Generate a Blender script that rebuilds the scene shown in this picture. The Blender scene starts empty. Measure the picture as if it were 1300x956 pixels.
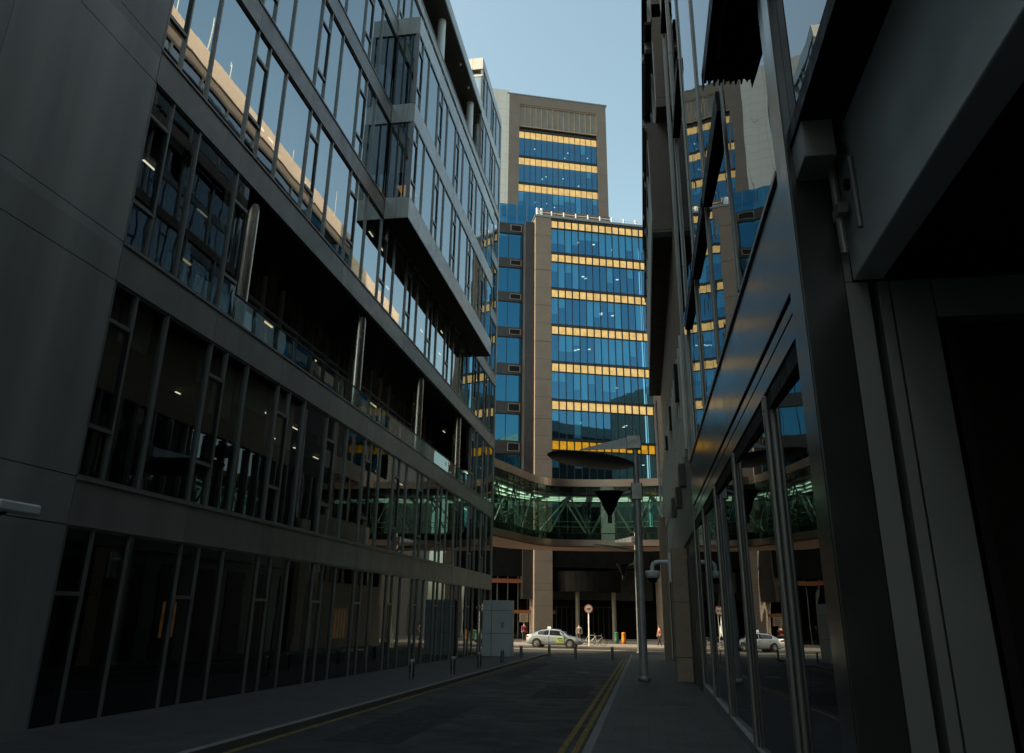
import bpy, bmesh, math, random
from mathutils import Vector, Matrix
R = math.radians
rnd = random.Random(11)
scene = bpy.context.scene
COL = scene.collection
SL = 0.0155                      # the street falls gently away from the camera
FARY = 73.0
def gz(y): return -SL*min(y, FARY)

# ------------------------------------------------------------------ materials
MATS = {}
def _m(name):
    m = bpy.data.materials.new(name); m.use_nodes = True
    nt = m.node_tree
    for n in list(nt.nodes): nt.nodes.remove(n)
    out = nt.nodes.new('ShaderNodeOutputMaterial')
    MATS[name] = m
    return m, nt, out
def pos(nt):
    return nt.nodes.new('ShaderNodeNewGeometry').outputs['Position']
def noise(nt, scale, detail=4, vec=None, stretch=None):
    n = nt.nodes.new('ShaderNodeTexNoise'); n.inputs['Scale'].default_value = scale
    n.inputs['Detail'].default_value = detail
    v = vec or pos(nt)
    if stretch:
        mp = nt.nodes.new('ShaderNodeMapping'); mp.inputs['Scale'].default_value = stretch
        nt.links.new(v, mp.inputs['Vector']); v = mp.outputs[0]
    nt.links.new(v, n.inputs['Vector'])
    return n.outputs['Fac']
def ramp(nt, fac, a, b, p0=.3, p1=.7):
    r = nt.nodes.new('ShaderNodeValToRGB')
    r.color_ramp.elements[0].position = p0; r.color_ramp.elements[1].position = p1
    r.color_ramp.elements[0].color = (*a, 1); r.color_ramp.elements[1].color = (*b, 1)
    nt.links.new(fac, r.inputs['Fac']); return r.outputs['Color']
def mrange(nt, fac, a, b):
    r = nt.nodes.new('ShaderNodeMapRange'); r.inputs['From Min'].default_value = .3; r.inputs['From Max'].default_value = .7
    r.inputs['To Min'].default_value = a; r.inputs['To Max'].default_value = b
    nt.links.new(fac, r.inputs['Value']); return r.outputs['Result']
def bump(nt, fac, strength, dist):
    b = nt.nodes.new('ShaderNodeBump'); b.inputs['Strength'].default_value = strength; b.inputs['Distance'].default_value = dist
    nt.links.new(fac, b.inputs['Height']); return b.outputs['Normal']
def surf(name, c, rough=.5, metal=0., var=.18, scale=1.2, bmp=.0, bscale=20, spec=.5, stretch=None, coat=0., snap=None):
    """opaque surface with uneven colour and gloss"""
    m, nt, out = _m(name)
    p = nt.nodes.new('ShaderNodeBsdfPrincipled')
    f = noise(nt, scale, 6, stretch=stretch)
    a = tuple(x*(1-var) for x in c); b = tuple(min(1, x*(1+var)) for x in c)
    colr = ramp(nt, f, a, b)
    if snap:
        sn = nt.nodes.new('ShaderNodeVectorMath'); sn.operation = 'SNAP'; sn.inputs[1].default_value = snap
        ad = nt.nodes.new('ShaderNodeVectorMath'); ad.operation = 'ADD'; ad.inputs[1].default_value = (0, 100*snap[1]-12.14, .9)
        nt.links.new(pos(nt), ad.inputs[0]); nt.links.new(ad.outputs[0], sn.inputs[0])
        wn = nt.nodes.new('ShaderNodeTexWhiteNoise'); nt.links.new(sn.outputs[0], wn.inputs['Vector'])
        hs = nt.nodes.new('ShaderNodeHueSaturation'); mr = nt.nodes.new('ShaderNodeMapRange'); mr.inputs['To Min'].default_value = .86; mr.inputs['To Max'].default_value = 1.14
        nt.links.new(wn.outputs['Value'], mr.inputs['Value']); nt.links.new(mr.outputs[0], hs.inputs['Value']); nt.links.new(colr, hs.inputs['Color']); colr = hs.outputs['Color']
    nt.links.new(colr, p.inputs['Base Color'])
    f2 = noise(nt, scale*3.1, 4)
    nt.links.new(mrange(nt, f2, max(.02, rough*.8), min(1, rough*1.2)), p.inputs['Roughness'])
    p.inputs['Metallic'].default_value = metal
    p.inputs['Specular IOR Level'].default_value = spec
    if coat: p.inputs['Coat Weight'].default_value = coat; p.inputs['Coat Roughness'].default_value = .05
    if bmp: nt.links.new(bump(nt, noise(nt, bscale, 5), bmp, .01), p.inputs['Normal'])
    nt.links.new(p.outputs[0], out.inputs['Surface']); return m
def glass(name, refl=(1, 1, 1), trans=(.4, .45, .45), ior=2.2, wob=.5, wscale=.45, rough=.0, base=None):
    """architectural pane: mirror-like coating over a tinted see-through sheet with slightly wavy surface"""
    m, nt, out = _m(name)
    g = nt.nodes.new('ShaderNodeBsdfGlossy'); g.inputs['Color'].default_value = (*refl, 1); g.inputs['Roughness'].default_value = rough
    t = nt.nodes.new('ShaderNodeBsdfTransparent'); t.inputs['Color'].default_value = (*trans, 1)
    nm = bump(nt, noise(nt, wscale, 1.5), wob, .02)
    nt.links.new(nm, g.inputs['Normal'])
    fr = nt.nodes.new('ShaderNodeFresnel')
    ge = nt.nodes.new('ShaderNodeNewGeometry'); io = nt.nodes.new('ShaderNodeMapRange')     # same mirror strength whichever way the sheet faces
    io.inputs['To Min'].default_value = ior; io.inputs['To Max'].default_value = 1/ior
    nt.links.new(ge.outputs['Backfacing'], io.inputs['Value']); nt.links.new(io.outputs['Result'], fr.inputs['IOR'])
    mx = nt.nodes.new('ShaderNodeMixShader')
    nt.links.new(fr.outputs[0], mx.inputs[0]); nt.links.new(t.outputs[0], mx.inputs[1]); nt.links.new(g.outputs[0], mx.inputs[2])
    nt.links.new(mx.outputs[0], out.inputs['Surface']); return m
def glow(name, c, s, var=.35, scale=.9):
    m, nt, out = _m(name)
    e = nt.nodes.new('ShaderNodeEmission')
    f = noise(nt, scale, 3)
    nt.links.new(ramp(nt, f, tuple(x*(1-var) for x in c), c), e.inputs['Color'])
    e.inputs['Strength'].default_value = s
    nt.links.new(e.outputs[0], out.inputs['Surface']); return m

clad = surf('grey_cladding', (.35, .35, .336), .45, .14, .22, .5, .03, 60, stretch=(1, 2.2, .14), snap=(500, 3.565, 4.57))
band = surf('band_metal', (.25, .245, .23), .38, .3, .14, .9, .02, 60, stretch=(1, 1.5, .3), snap=(500, 3.565, 500))
bandl = surf('bay_metal', (.36, .355, .33), .34, .5, .1, .9, stretch=(1, 1.5, .3), snap=(500, 3.565, 500))
frame = surf('frame_grey', (.24, .235, .22), .35, .6, .1, 2)
framed = surf('frame_dark', (.02, .02, .022), .4, .3, .2, 2)
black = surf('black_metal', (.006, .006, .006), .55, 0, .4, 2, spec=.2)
voidm = surf('unlit_dark_cladding', (.008, .008, .008), .95, 0, .3, 1, spec=.05)  # shade of the lobby under the bridge is put into this colour
soffit = surf('soffit_panel', (.035, .034, .032), .6, 0, .15, 1)
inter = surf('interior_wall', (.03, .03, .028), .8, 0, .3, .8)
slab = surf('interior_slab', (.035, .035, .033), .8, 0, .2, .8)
blindm = surf('blind_fabric', (.42, .44, .38), .8, 0, .08, 3, stretch=(1, 1, .1))
blindt = surf('blind_fabric_tower', (.5, .62, .62), .8, 0, .12, .8, stretch=(1, 1, .2))
steel = surf('stainless_steel', (.78, .68, .56), .24, 1., .04, 1, stretch=(1, 1, .2))
steeld = surf('pole_steel', (.42, .41, .39), .42, .3, .15, 3)
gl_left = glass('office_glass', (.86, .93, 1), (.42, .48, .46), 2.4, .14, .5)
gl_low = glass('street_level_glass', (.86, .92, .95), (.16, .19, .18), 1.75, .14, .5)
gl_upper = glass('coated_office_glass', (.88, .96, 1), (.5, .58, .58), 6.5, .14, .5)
gl_recess = glass('recessed_glass', (.86, .93, 1), (.55, .6, .58), 3.6, .3, .6)
gl_rail = glass('balustrade_glass', (.8, .9, .9), (.5, .6, .58), 1.7, .2, .8)
gl_right = glass('mirror_glass', (.85, .9, .95), (.08, .08, .08), 3.2, .3, .6)
gl_tower = glass('blue_tower_glass', (.21, .62, 1.), (.36, .68, .82), 3.1, .2, .35)
gl_core = glass('blue_core_glass', (.12, .46, .74), (.05, .2, .3), 3.4, .3, .3)
gl_bridge = glass('bridge_glass', (.6, .74, .68), (.52, .68, .6), 1.75, .4, .5)
panelr = surf('right_panel', (.30, .298, .28), .5, .12, .12, .6, .02, 70)
fascia = surf('fascia_gloss', (.13, .125, .118), .2, .7, .18, .5)
mull = surf('mullion_metal', (.31, .295, .27), .33, .5, .06, .8)
beamm = surf('beam_paint', (.6, .62, .63), .42, .1, .14, .8, .03, 50)
wood = surf('dark_red_wood', (.022, .007, .005), .6, 0, .3, 2, stretch=(.3, .3, 9))
rust = surf('rust_primer', (.10, .025, .012), .8, 0, .5, 3)

def stone_mat(name, c, var=.16, jh=0, jw=0, joint=.5):
    m, nt, out = _m(name)
    p = nt.nodes.new('ShaderNodeBsdfPrincipled'); p.inputs['Roughness'].default_value = .8
    f = noise(nt, .5, 8); f2 = noise(nt, 7, 6)
    ad = nt.nodes.new('ShaderNodeMath'); ad.operation = 'ADD'; nt.links.new(f, ad.inputs[0]); nt.links.new(f2, ad.inputs[1])
    hf = nt.nodes.new('ShaderNodeMath'); hf.operation = 'MULTIPLY'; hf.inputs[1].default_value = .5; nt.links.new(ad.outputs[0], hf.inputs[0])
    col = ramp(nt, hf.outputs[0], tuple(x*(1-var) for x in c), tuple(x*(1+var) for x in c), .35, .65)
    if jh:
        sx = nt.nodes.new('ShaderNodeSeparateXYZ'); nt.links.new(pos(nt), sx.inputs[0])
        def line(sock, period, w):
            a = nt.nodes.new('ShaderNodeMath'); a.operation = 'PINGPONG'; a.inputs[1].default_value = period/2; nt.links.new(sock, a.inputs[0])
            b = nt.nodes.new('ShaderNodeMath'); b.operation = 'LESS_THAN'; b.inputs[1].default_value = w; nt.links.new(a.outputs[0], b.inputs[0]); return b.outputs[0]
        l = line(sx.outputs['Z'], jh, .02)
        if jw:
            l2 = line(sx.outputs['X'], jw, .02)
            mxm = nt.nodes.new('ShaderNodeMath'); mxm.operation = 'MAXIMUM'; nt.links.new(l, mxm.inputs[0]); nt.links.new(l2, mxm.inputs[1]); l = mxm.outputs[0]
        mx = nt.nodes.new('ShaderNodeMix'); mx.data_type = 'RGBA'
        nt.links.new(l, mx.inputs[0]); nt.links.new(col, mx.inputs[6]); mx.inputs[7].default_value = (*[x*joint for x in c], 1); col = mx.outputs[2]
    nt.links.new(col, p.inputs['Base Color'])
    nt.links.new(bump(nt, noise(nt, 30, 6), .2, .01), p.inputs['Normal'])
    nt.links.new(p.outputs[0], out.inputs['Surface']); return m
stone = stone_mat('warm_granite', (.20, .155, .125), .14, 2.3)
stoneT2 = stone_mat('tower_granite', (.165, .138, .118), .12, 4.7)
stone_t = stone_mat('tan_stone', (.36, .27, .19), .12)
stone_p = stone_mat('parapet_stone', (.6, .49, .4), .1, 0)
whitec = stone_mat('white_cladding', (.62, .6, .57), .05, 1.35, 1.5, .6)
brown = stone_mat('brown_band_cladding', (.16, .105, .075), .25, 0)
louvre = surf('louvre_grey', (.2, .18, .15), .5, .2, .12, 1)
spand = surf('dark_spandrel', (.03, .026, .024), .4, .2, .2, 1)
gold = glow('gold_ceiling_light', (1., .68, .25), .36, .32, 1.7)
goldd = glow('deep_gold_ceiling_light', (1., .50, .03), .27, .4, 1.7)
warm = glow('warm_strip_light', (1., .62, .3), 1.6, .2, 3)
warmd = glow('amber_wall_light', (1., .42, .14), .08, .6, 5)
cool = glow('bridge_ceiling_light', (.78, 1., .72), 1.1, .5, 1.2)
spotm = glow('small_office_light', (1., .85, .6), .8, .1, 3)
bridgeband = surf('brushed_bridge_band', (.42, .32, .26), .34, .9, .06, .4, stretch=(1, 1, .2))
soffw = surf('warm_soffit', (.30, .15, .08), .45, .2, .3, .6, stretch=(.4, 4, 1))
truss = surf('painted_truss', (.3, .36, .33), .5, 0, .1, 2)
orangeb = surf('orange_timber', (.26, .09, .035), .5, 0, .2, 1.5, stretch=(.3, .3, 6))
white = surf('white_enamel', (.72, .72, .7), .4, 0, .06, 3)
kioskm = surf('grey_kiosk_panel', (.5, .53, .53), .42, .1, .08, 1.5)
yel = surf('yellow_paint', (.2, .14, .03), .85, 0, .5, 9)
red = surf('sign_red', (.25, .07, .06), .5, 0, .1, 5)
signw = surf('sign_white', (.36, .32, .31), .6, 0, .1, 5)
signd = surf('sign_dark', (.08, .05, .05), .6, 0, .1, 5)
tyre = surf('tyre_rubber', (.012, .012, .012), .8, 0, .2, 6)
paint = surf('silver_car_paint', (.42, .47, .50), .3, .55, .03, 3, coat=1)
carglass = surf('car_glass', (.01, .012, .014), .05, 0, .1, 2, spec=1)
tail = surf('tail_lamp', (.5, .12, .1), .15, .1, .2, 8)
headm = surf('head_lamp', (.6, .62, .62), .1, .5, .1, 8)
decal = surf('yellow_decal', (.45, .45, .04), .5, 0, .1, 8)
skin = surf('skin', (.45, .27, .2), .6, 0, .05, 5)
orangep = surf('orange_plastic', (.8, .2, .02), .5, 0, .1, 3)
greenp = surf('green_plastic', (.03, .14, .08), .5, 0, .1, 3)
asphalt = surf('asphalt', (.03, .03, .029), .75, 0, .4, .5, .5, 90)
paving = None
def paving_mat(name, c, sx, sy, joint=.45):
    m, nt, out = _m(name)
    p = nt.nodes.new('ShaderNodeBsdfPrincipled'); p.inputs['Roughness'].default_value = .62
    br = nt.nodes.new('ShaderNodeTexBrick'); nt.links.new(pos(nt), br.inputs['Vector'])
    br.inputs['Scale'].default_value = 1; br.inputs['Brick Width'].default_value = sx; br.inputs['Row Height'].default_value = sy
    br.inputs['Mortar Size'].default_value = .012
    br.inputs['Color1'].default_value = (*c, 1); br.inputs['Color2'].default_value = (*[x*.8 for x in c], 1); br.inputs['Mortar'].default_value = (*[x*joint for x in c], 1)
    mx = nt.nodes.new('ShaderNodeMix'); mx.data_type = 'RGBA'; mx.blend_type = 'MULTIPLY'; mx.inputs[0].default_value = .7
    nt.links.new(br.outputs['Color'], mx.inputs[6]); nt.links.new(ramp(nt, noise(nt, 1.3, 7), (.6, .6, .6), (1.1, 1.1, 1.1)), mx.inputs[7])
    nt.links.new(mx.outputs[2], p.inputs['Base Color'])
    nt.links.new(bump(nt, noise(nt, 40, 4), .2, .005), p.inputs['Normal'])
    nt.links.new(p.outputs[0], out.inputs['Surface']); return m
paving = paving_mat('granite_paving', (.075, .074, .07), .6, .4)
plaza = paving_mat('pale_sunlit_paving', (.33, .29, .24), .9, .6, .6)
kerbm = stone_mat('kerb_granite', (.2, .19, .18), .15)
groundm = surf('ground_earth', (.07, .07, .065), .9, 0, .3, .05)

# ------------------------------------------------------------------ mesh building
WO = {}                               # world origins of objects (all unrotated unless stated)
class MB:
    def __init__(self, M=None): self.v = []; self.f = []; self.s = []; self.M = M
    def add(self, vs, fs, smooth=False):
        n = len(self.v)
        self.v += [(self.M @ Vector(p)) if self.M else Vector(p) for p in vs]
        self.f += [tuple(i+n for i in q) for q in fs]; self.s += [smooth]*len(fs); return self
    def box(self, x0, x1, y0, y1, z0, z1):
        if x0 > x1: x0, x1 = x1, x0
        if y0 > y1: y0, y1 = y1, y0
        if z0 > z1: z0, z1 = z1, z0
        vs = [(x, y, z) for z in (z0, z1) for x, y in ((x0, y0), (x1, y0), (x1, y1), (x0, y1))]
        return self.add(vs, [(3, 2, 1, 0), (4, 5, 6, 7), (0, 1, 5, 4), (1, 2, 6, 5), (2, 3, 7, 6), (3, 0, 4, 7)])
    def quad(self, a, b, c, d): return self.add([a, b, c, d], [(0, 1, 2, 3)])
    def prism(self, pts, z0, z1):      # polygon in xy
        n = len(pts)
        vs = [(x, y, z0) for x, y in pts]+[(x, y, z1) for x, y in pts]
        return self.add(vs, [tuple(range(n-1, -1, -1)), tuple(range(n, 2*n))]+[(i, (i+1) % n, n+(i+1) % n, n+i) for i in range(n)])
    def tube(self, p0, p1, r0, r1=None, n=16, caps=True):
        r1 = r0 if r1 is None else r1
        p0 = Vector(p0); p1 = Vector(p1); d = (p1-p0).normalized()
        a = d.orthogonal().normalized(); b = d.cross(a)
        vs = []
        for p, r in ((p0, r0), (p1, r1)):
            vs += [tuple(p+(a*math.cos(t)+b*math.sin(t))*r) for t in [2*math.pi*i/n for i in range(n)]]
        self.add(vs, [(i, (i+1) % n, n+(i+1) % n, n+i) for i in range(n)], True)
        if caps: self.add(vs, [tuple(range(n-1, -1, -1)), tuple(range(n, 2*n))])
        return self
    def path(self, pts, r, n=10):
        for a, b in zip(pts[:-1], pts[1:]): self.tube(a, b, r, n=n)
        return self
    def lathe(self, prof, c=(0, 0), n=28, sx=1, sy=1):   # prof: (r,z)
        vs = []
        for r, z in prof: vs += [(c[0]+sx*r*math.cos(2*math.pi*i/n), c[1]+sy*r*math.sin(2*math.pi*i/n), z) for i in range(n)]
        fs = []
        for k in range(len(prof)-1):
            fs += [(k*n+i, k*n+(i+1) % n, (k+1)*n+(i+1) % n, (k+1)*n+i) for i in range(n)]
        return self.add(vs, fs, True)
    def torus(self, c, R0, r, axis='y', n=28, m=8):
        vs = []; 
        for i in range(n):
            a = 2*math.pi*i/n
            for j in range(m):
                b = 2*math.pi*j/m; rr = R0+r*math.cos(b); h = r*math.sin(b)
                if axis == 'y': vs.append((c[0]+rr*math.cos(a), c[1]+h, c[2]+rr*math.sin(a)))
                else: vs.append((c[0]+rr*math.cos(a), c[1]+rr*math.sin(a), c[2]+h))
        return self.add(vs, [(i*m+j, ((i+1) % n)*m+j, ((i+1) % n)*m+(j+1) % m, i*m+(j+1) % m) for i in range(n) for j in range(m)], True)
    def build(self, name, mat, parent=None, bevel=0, label=None, keep=False):
        me = bpy.data.meshes.new(name)
        lo = Vector([min(p[i] for p in self.v) for i in range(3)]); hi = Vector([max(p[i] for p in self.v) for i in range(3)])
        c = Vector(((lo.x+hi.x)/2, (lo.y+hi.y)/2, lo.z)) if not keep else Vector((0, 0, 0))
        me.from_pydata([tuple(p-c) for p in self.v], [], self.f); me.update()
        me.polygons.foreach_set('use_smooth', self.s)
        me.materials.append(mat)
        o = bpy.data.objects.new(name, me); COL.objects.link(o)
        pw = Vector((0, 0, 0))
        if parent is not None: o.parent = parent; pw = WO[parent.name]
        o.location = c-pw; WO[o.name] = c
        bm = bmesh.new(); bm.from_mesh(me); bmesh.ops.recalc_face_normals(bm, faces=bm.faces); bm.to_mesh(me); bm.free()
        if bevel:
            b = o.modifiers.new('bevel', 'BEVEL'); b.width = bevel; b.segments = 2; b.limit_method = 'ANGLE'; b.angle_limit = R(40)
        if label: o['label'] = label
        return o
def tag(o, label, cat, group=None):
    o['label'] = label; o['category'] = cat
    if group: o['group'] = group
    return o
def thing(name, loc, label, cat, group=None, rz=0):
    o = bpy.data.objects.new(name, None); COL.objects.link(o); o.empty_display_size = .3
    o.location = loc; o.rotation_euler = (0, 0, rz); WO[o.name] = Vector(loc)
    return tag(o, label, cat, group)
def lthing(name, label, cat, group=None):     # a thing modelled round its own origin, placed later
    o = thing(name, (0, 0, 0), label, cat, group); return o
def place(o, loc, rz=0): o.location = loc; o.rotation_euler = (0, 0, rz); return o
def copy_tree(o, parent=None):
    c = o.copy(); COL.objects.link(c)
    if parent is not None: c.parent = parent
    for ch in [x for x in COL.objects if x.parent == o]: copy_tree(ch, c)
    return c
def struct(o): o['kind'] = 'structure'; return o

# ------------------------------------------------------------------ ground
def sloped(mb, x0, x1, y0, y1, dz, thick=.3):
    ys = [y0]+([FARY] if y0 < FARY < y1 else [])+[y1]
    for a, b in zip(ys[:-1], ys[1:]):
        za, zb = gz(a)+dz, gz(b)+dz
        vs = [(x0, a, za-thick), (x1, a, za-thick), (x1, b, zb-thick), (x0, b, zb-thick), (x0, a, za), (x1, a, za), (x1, b, zb), (x0, b, zb)]
        mb.add(vs, [(3, 2, 1, 0), (4, 5, 6, 7), (0, 1, 5, 4), (1, 2, 6, 5), (2, 3, 7, 6), (3, 0, 4, 7)])
    return mb
g = MB()
g.quad((-1500, -1500, gz(-60)-.5), (1500, -1500, gz(-60)-.5), (1500, -60, gz(-60)-.5), (-1500, -60, gz(-60)-.5))
for a, b in ((-60, FARY), (FARY, 1800)):
    g.quad((-1500, a, gz(a)-.10-(.4 if a < 0 else 0)), (1500, a, gz(a)-.10-(.4 if a < 0 else 0)), (1500, b, gz(b)-.10), (-1500, b, gz(b)-.10))
struct(g.build('ground', groundm))
struct(sloped(MB(), -6.1, -.95, -70, 53, -.045, .03).build('road', asphalt))
struct(sloped(MB(), -70, 60, 53, 71.6, -.035, .03).build('cross_road', asphalt))
struct(sloped(MB(), -9.75, -6.25, -40, 52.9, .06, .1).build('pavement_left', paving))
struct(sloped(MB(), -.82, 9, -40, 52.9, .06, .1).build('pavement_right', paving))
struct(sloped(MB(), -70, 60, 72.2, 78.6, .06, .1).build('far_pavement', plaza))  # pale strip carries the band of sunlight in its paving colour
struct(sloped(MB(), -70, 60, 78.6, 92, .058, .1).build('tower_forecourt', paving))  # darker paving puts the shade in front of the tower into the colour
kl = sloped(MB(), -6.25, -6.1, -40, 52.9, .065, .12); sloped(kl, -.95, -.82, -40, 52.9, .065, .12); sloped(kl, -70, 60, 71.6, 72.2, .065, .12)
struct(kl.build('kerb', kerbm))
struct(sloped(MB(), -40, 40, 63.3, 65.2, -.028, .003).build('crossing_strip', plaza))
ym = MB()
for x in (-1.12, -1.32, -5.98): sloped(ym, x-.05, x+.05, -20, 49, -.040, .002)
struct(ym.build('yellow_line', yel))

rp = MB()
for (x0, x1, y0, y1) in ((-5.2, -3.9, 13, 19), (-3.1, -1.6, 22, 26.5), (-5.6, -4.6, 30, 41)): sloped(rp, x0, x1, y0, y1, -.0425, .002)
struct(rp.build('road_patch', surf('patched_asphalt', (.019, .019, .019), .85, 0, .3, 2, .4, 80)))
for (x, y, rr) in ((-3.4, 17, .34), (-2.6, 34, .34), (.6, 20, .3)):
    z = gz(y)+(.061 if x > -.8 else -.044)
    mh = tag(MB().tube((x, y, z-.02), (x, y, z+.006), rr, n=32).build('manhole_cover', framed), 'round iron manhole cover '+{17: 'in the road nearest the camera', 34: 'in the road beyond the nearer cover', 20: 'in the right pavement'}[y], 'manhole cover', 'manhole covers in the street')
# ------------------------------------------------------------------ left office building
FX = -9.75
Y0, MOD = 12.14, 3.565
YE = Y0+11*MOD
left = thing('glass_office_building', (-14, 20, -.8), 'long grey office building on the left with blank wall, ribbon windows and projecting glass box', 'building')
def left_window(y0, z0, z1, trans, x=FX, pane_mat=gl_left, first_narrow=True, only_first=False, blind=None, fr=frame):
    w = [.71, 1.07, 1.785]
    if only_first: w = [.71]
    ys = [y0]
    for q in w: ys.append(ys[-1]+q)
    p = MB()
    for a, b in zip(ys[:-1], ys[1:]):
        cells = [z0]+(trans if (a == y0) else [])+[z1]
        for c, d in zip(cells[:-1], cells[1:]):
            e = [rnd.uniform(-.0018, .0018) for _ in range(4)]
            X = x-.05
            p.quad((X+e[0], a, c), (X+e[1], b, c), (X+e[2], b, d), (X+e[3], a, d))
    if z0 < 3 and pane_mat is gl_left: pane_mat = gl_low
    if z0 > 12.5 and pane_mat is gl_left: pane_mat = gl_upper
    win = p.build('window', pane_mat, left)
    f = MB()
    for a in ys[:-1]: f.box(x-.16, x+.008, a-.024, a+.024, z0+.002, z1-.002)
    for i, t in enumerate(trans): f.box(x-.15, x-.002, ys[0]+.026, ys[1]-.026, t-.035, t+.035)
    f.box(x-.15, x-.01, ys[0]+.026, ys[-1]-.026, z0+.002, z0+.05)
    f.box(x-.15, x-.01, ys[0]+.026, ys[-1]-.026, z1-.05, z1-.002)
    f.build('frame', fr, win)
    # openable sash: darker inner frame
    if len(trans) == 2:
        s = MB(); a, b = ys[0]+.03, ys[1]-.03; c, d = trans[0]+.037, trans[1]-.037
        s.box(x-.14, x-.012, a, a+.035, c, d); s.box(x-.14, x-.012, b-.035, b, c, d); s.box(x-.14, x-.012, a+.036, b-.036, d-.035, d); s.box(x-.14, x-.012, a+.036, b-.036, c, c+.035)
        s.build('sash', framed, win)
    if blind is None: blind = rnd.random() < .6
    if blind:
        b = MB(); h = z1-z0
        for a_, b_ in zip(ys[:-1], ys[1:]):
            if rnd.random() < .7: b.box(x-.33, x-.32, a_+.05, b_-.05, z1-h*rnd.choice([.18, .25, .4, .55]), z1-.06)
        if b.v: b.build('blind', blindm, win)
    return win
BANDS = [(3.05, 3.88), (7.62, 8.45), (12.2, 13.05), (16.68, 17.5), (21.12, 22.0), (25.55, 26.4), (29.8, 30.5)]
floors = [(-1.0, 3.05, range(11), [1.93], False), (3.88, 7.62, range(11), [4.81, 6.85], True), (8.45, 12.2, [0, 9, 10], [9.4, 11.43], True),
          (13.05, 16.68, range(11), [14.0, 15.88], None), (17.5, 21.12, [0, 1, 2, 3, 9, 10], [18.3, 20.25], None), (22.0, 25.55, [0, 1, 2, 3, 9, 10], [22.9, 24.7], None),
          (26.4, 29.8, range(11), [27.2, 29.0], None), (30.5, 34.3, [9, 10], [31.3, 33.4], True), (35.1, 38.3, [9, 10], [36., 37.5], True)]
for z0, z1, ms, tr, bl in floors:
    for k in ms: left_window(Y0+MOD*k, z0, z1, tr, blind=bl if bl is not None else None)
left_window(Y0+MOD, 8.45, 12.2, [9.4, 11.43], only_first=True, blind=True)
# blank wall with panel joints
zs = [-1.2, 3.05, 3.88, 7.62, 8.45, 12.2, 13.05, 16.68, 17.5, 21.12, 22.0, 25.55, 26.4, 29.8, 30.5, 34.28]
w = MB()
for a, b in zip(zs[:-1], zs[1:]):
    y = Y0-.012
    while y > -62:  # runs on unseen behind the camera, lengthened to shade the street
        w.box(FX-.12, FX, y-3.558, y, a+.009, b-.009); y -= 3.565
w.build('wall', clad, left)
bk = MB().box(FX-.4, FX-.14, -66, Y0-.03, -1.2, 34.28)
bk.box(-24, FX-.16, -66, -65.7, -1.2, 34.28)
bk.box(-24.2, -24, -66, YE, -1.2, 34.2)
bk.build('backing_wall', black, left)
e = MB().box(-24, FX+.01, YE+.002, YE+.32, -1.2, 38.3); e.build('end_wall', band, left)
for i, (a, b) in enumerate(BANDS):
    s = MB(); y = Y0
    for k in range(11):
        s.box(FX-.5, FX+.0, y+.006, y+MOD-.006, a, b); y += MOD
    s.box(FX-.45, FX+.03, Y0+.006, YE, b-.05, b+.001)
    s.box(FX-.45, FX+.03, Y0+.006, YE, a-.001, a+.045)
    s.build('spandrel', band, left)
ss = MB()
for a, b in ((34.3, 35.1), (38.3, 39.05)): ss.box(FX-.5, FX+.0, Y0+9*MOD, YE+.33, a, b)
ss.build('spandrel', bandl, left)
MB().box(-24, FX-.6, Y0+9*MOD-.05, YE+.3, 38.75, 39.0).build('upper_roof', band, left)
sd = MB()                                  # side return of the raised end block
yb = Y0+9*MOD
sd.box(-13.2, FX-.02, yb-.08, yb-.01, 38.1, 39.04)
sd.box(-13.2, FX-.02, yb-.1, yb-.02, 37.45, 37.6)
sd.build('side_cladding', whitec, left)
sg = MB()
for z0, z1 in ((30.5, 34.28), (35.2, 37.44)):
    for k in range(3): sg.quad((-9.86-k*1.1, yb-.04, z0), (-10.92-k*1.1, yb-.04, z0), (-10.92-k*1.1, yb-.04, z1), (-9.86-k*1.1, yb-.04, z1))
sgo = sg.build('side_window', gl_upper, left)
sf = MB()
for z0, z1 in ((30.5, 34.28), (35.2, 37.44)):
    for k in range(4): sf.box(-9.89-k*1.1, -9.83-k*1.1, yb-.1, yb-.0, z0, z1)
sf.box(-9.89, -9.83, yb-.099, yb-.001, 34.2, 35.3); sf.box(-13.2, -9.9, yb-.09, yb-.01, 34.29, 34.34)
sf.build('frame', frame, sgo)
MB().box(-13, FX-.35, yb+.3, yb+.35, 30.5, 38).build('curtain', blindm, left)
# floor slabs, inner walls
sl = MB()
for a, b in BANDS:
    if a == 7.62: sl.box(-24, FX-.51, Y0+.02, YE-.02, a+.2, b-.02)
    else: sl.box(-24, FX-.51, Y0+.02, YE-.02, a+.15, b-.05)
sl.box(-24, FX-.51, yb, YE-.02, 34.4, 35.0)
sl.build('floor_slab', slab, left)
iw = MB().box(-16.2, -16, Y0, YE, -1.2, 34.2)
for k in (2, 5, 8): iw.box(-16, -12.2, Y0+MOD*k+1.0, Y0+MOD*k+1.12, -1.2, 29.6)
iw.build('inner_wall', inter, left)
lt = MB()
for z in (7.74, 16.78, 12.28):
    for k in range(17):
        y = rnd.uniform(12.5, 50); x = rnd.choice([-10.8, -11.9, -13.4])
        if z == 12.28 and 15.5 < y < 45: continue
        lt.box(x-.025, x+.025, y, y+.5, z-.03, z-.01)
lt.build('ceiling_light', spotm, left)
ll = MB()
for y in (18.6, 20.8, 24.1, 28.2, 32.5, 36, 39.4): ll.box(-11.95-1.3, -11.95-1.25, y, y+.9, 11.55, 11.6)
ll.build('warm_light', warm, left)
am = MB().box(-11.2, -11.15, 17.6, 18.1, 1.05, 1.85)
for k in range(6): am.box(-10.9, -10.85, 27.4+k*.3, 27.48+k*.3, .75, 1.75)
am.build('amber_light_panel', warmd, left)
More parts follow.
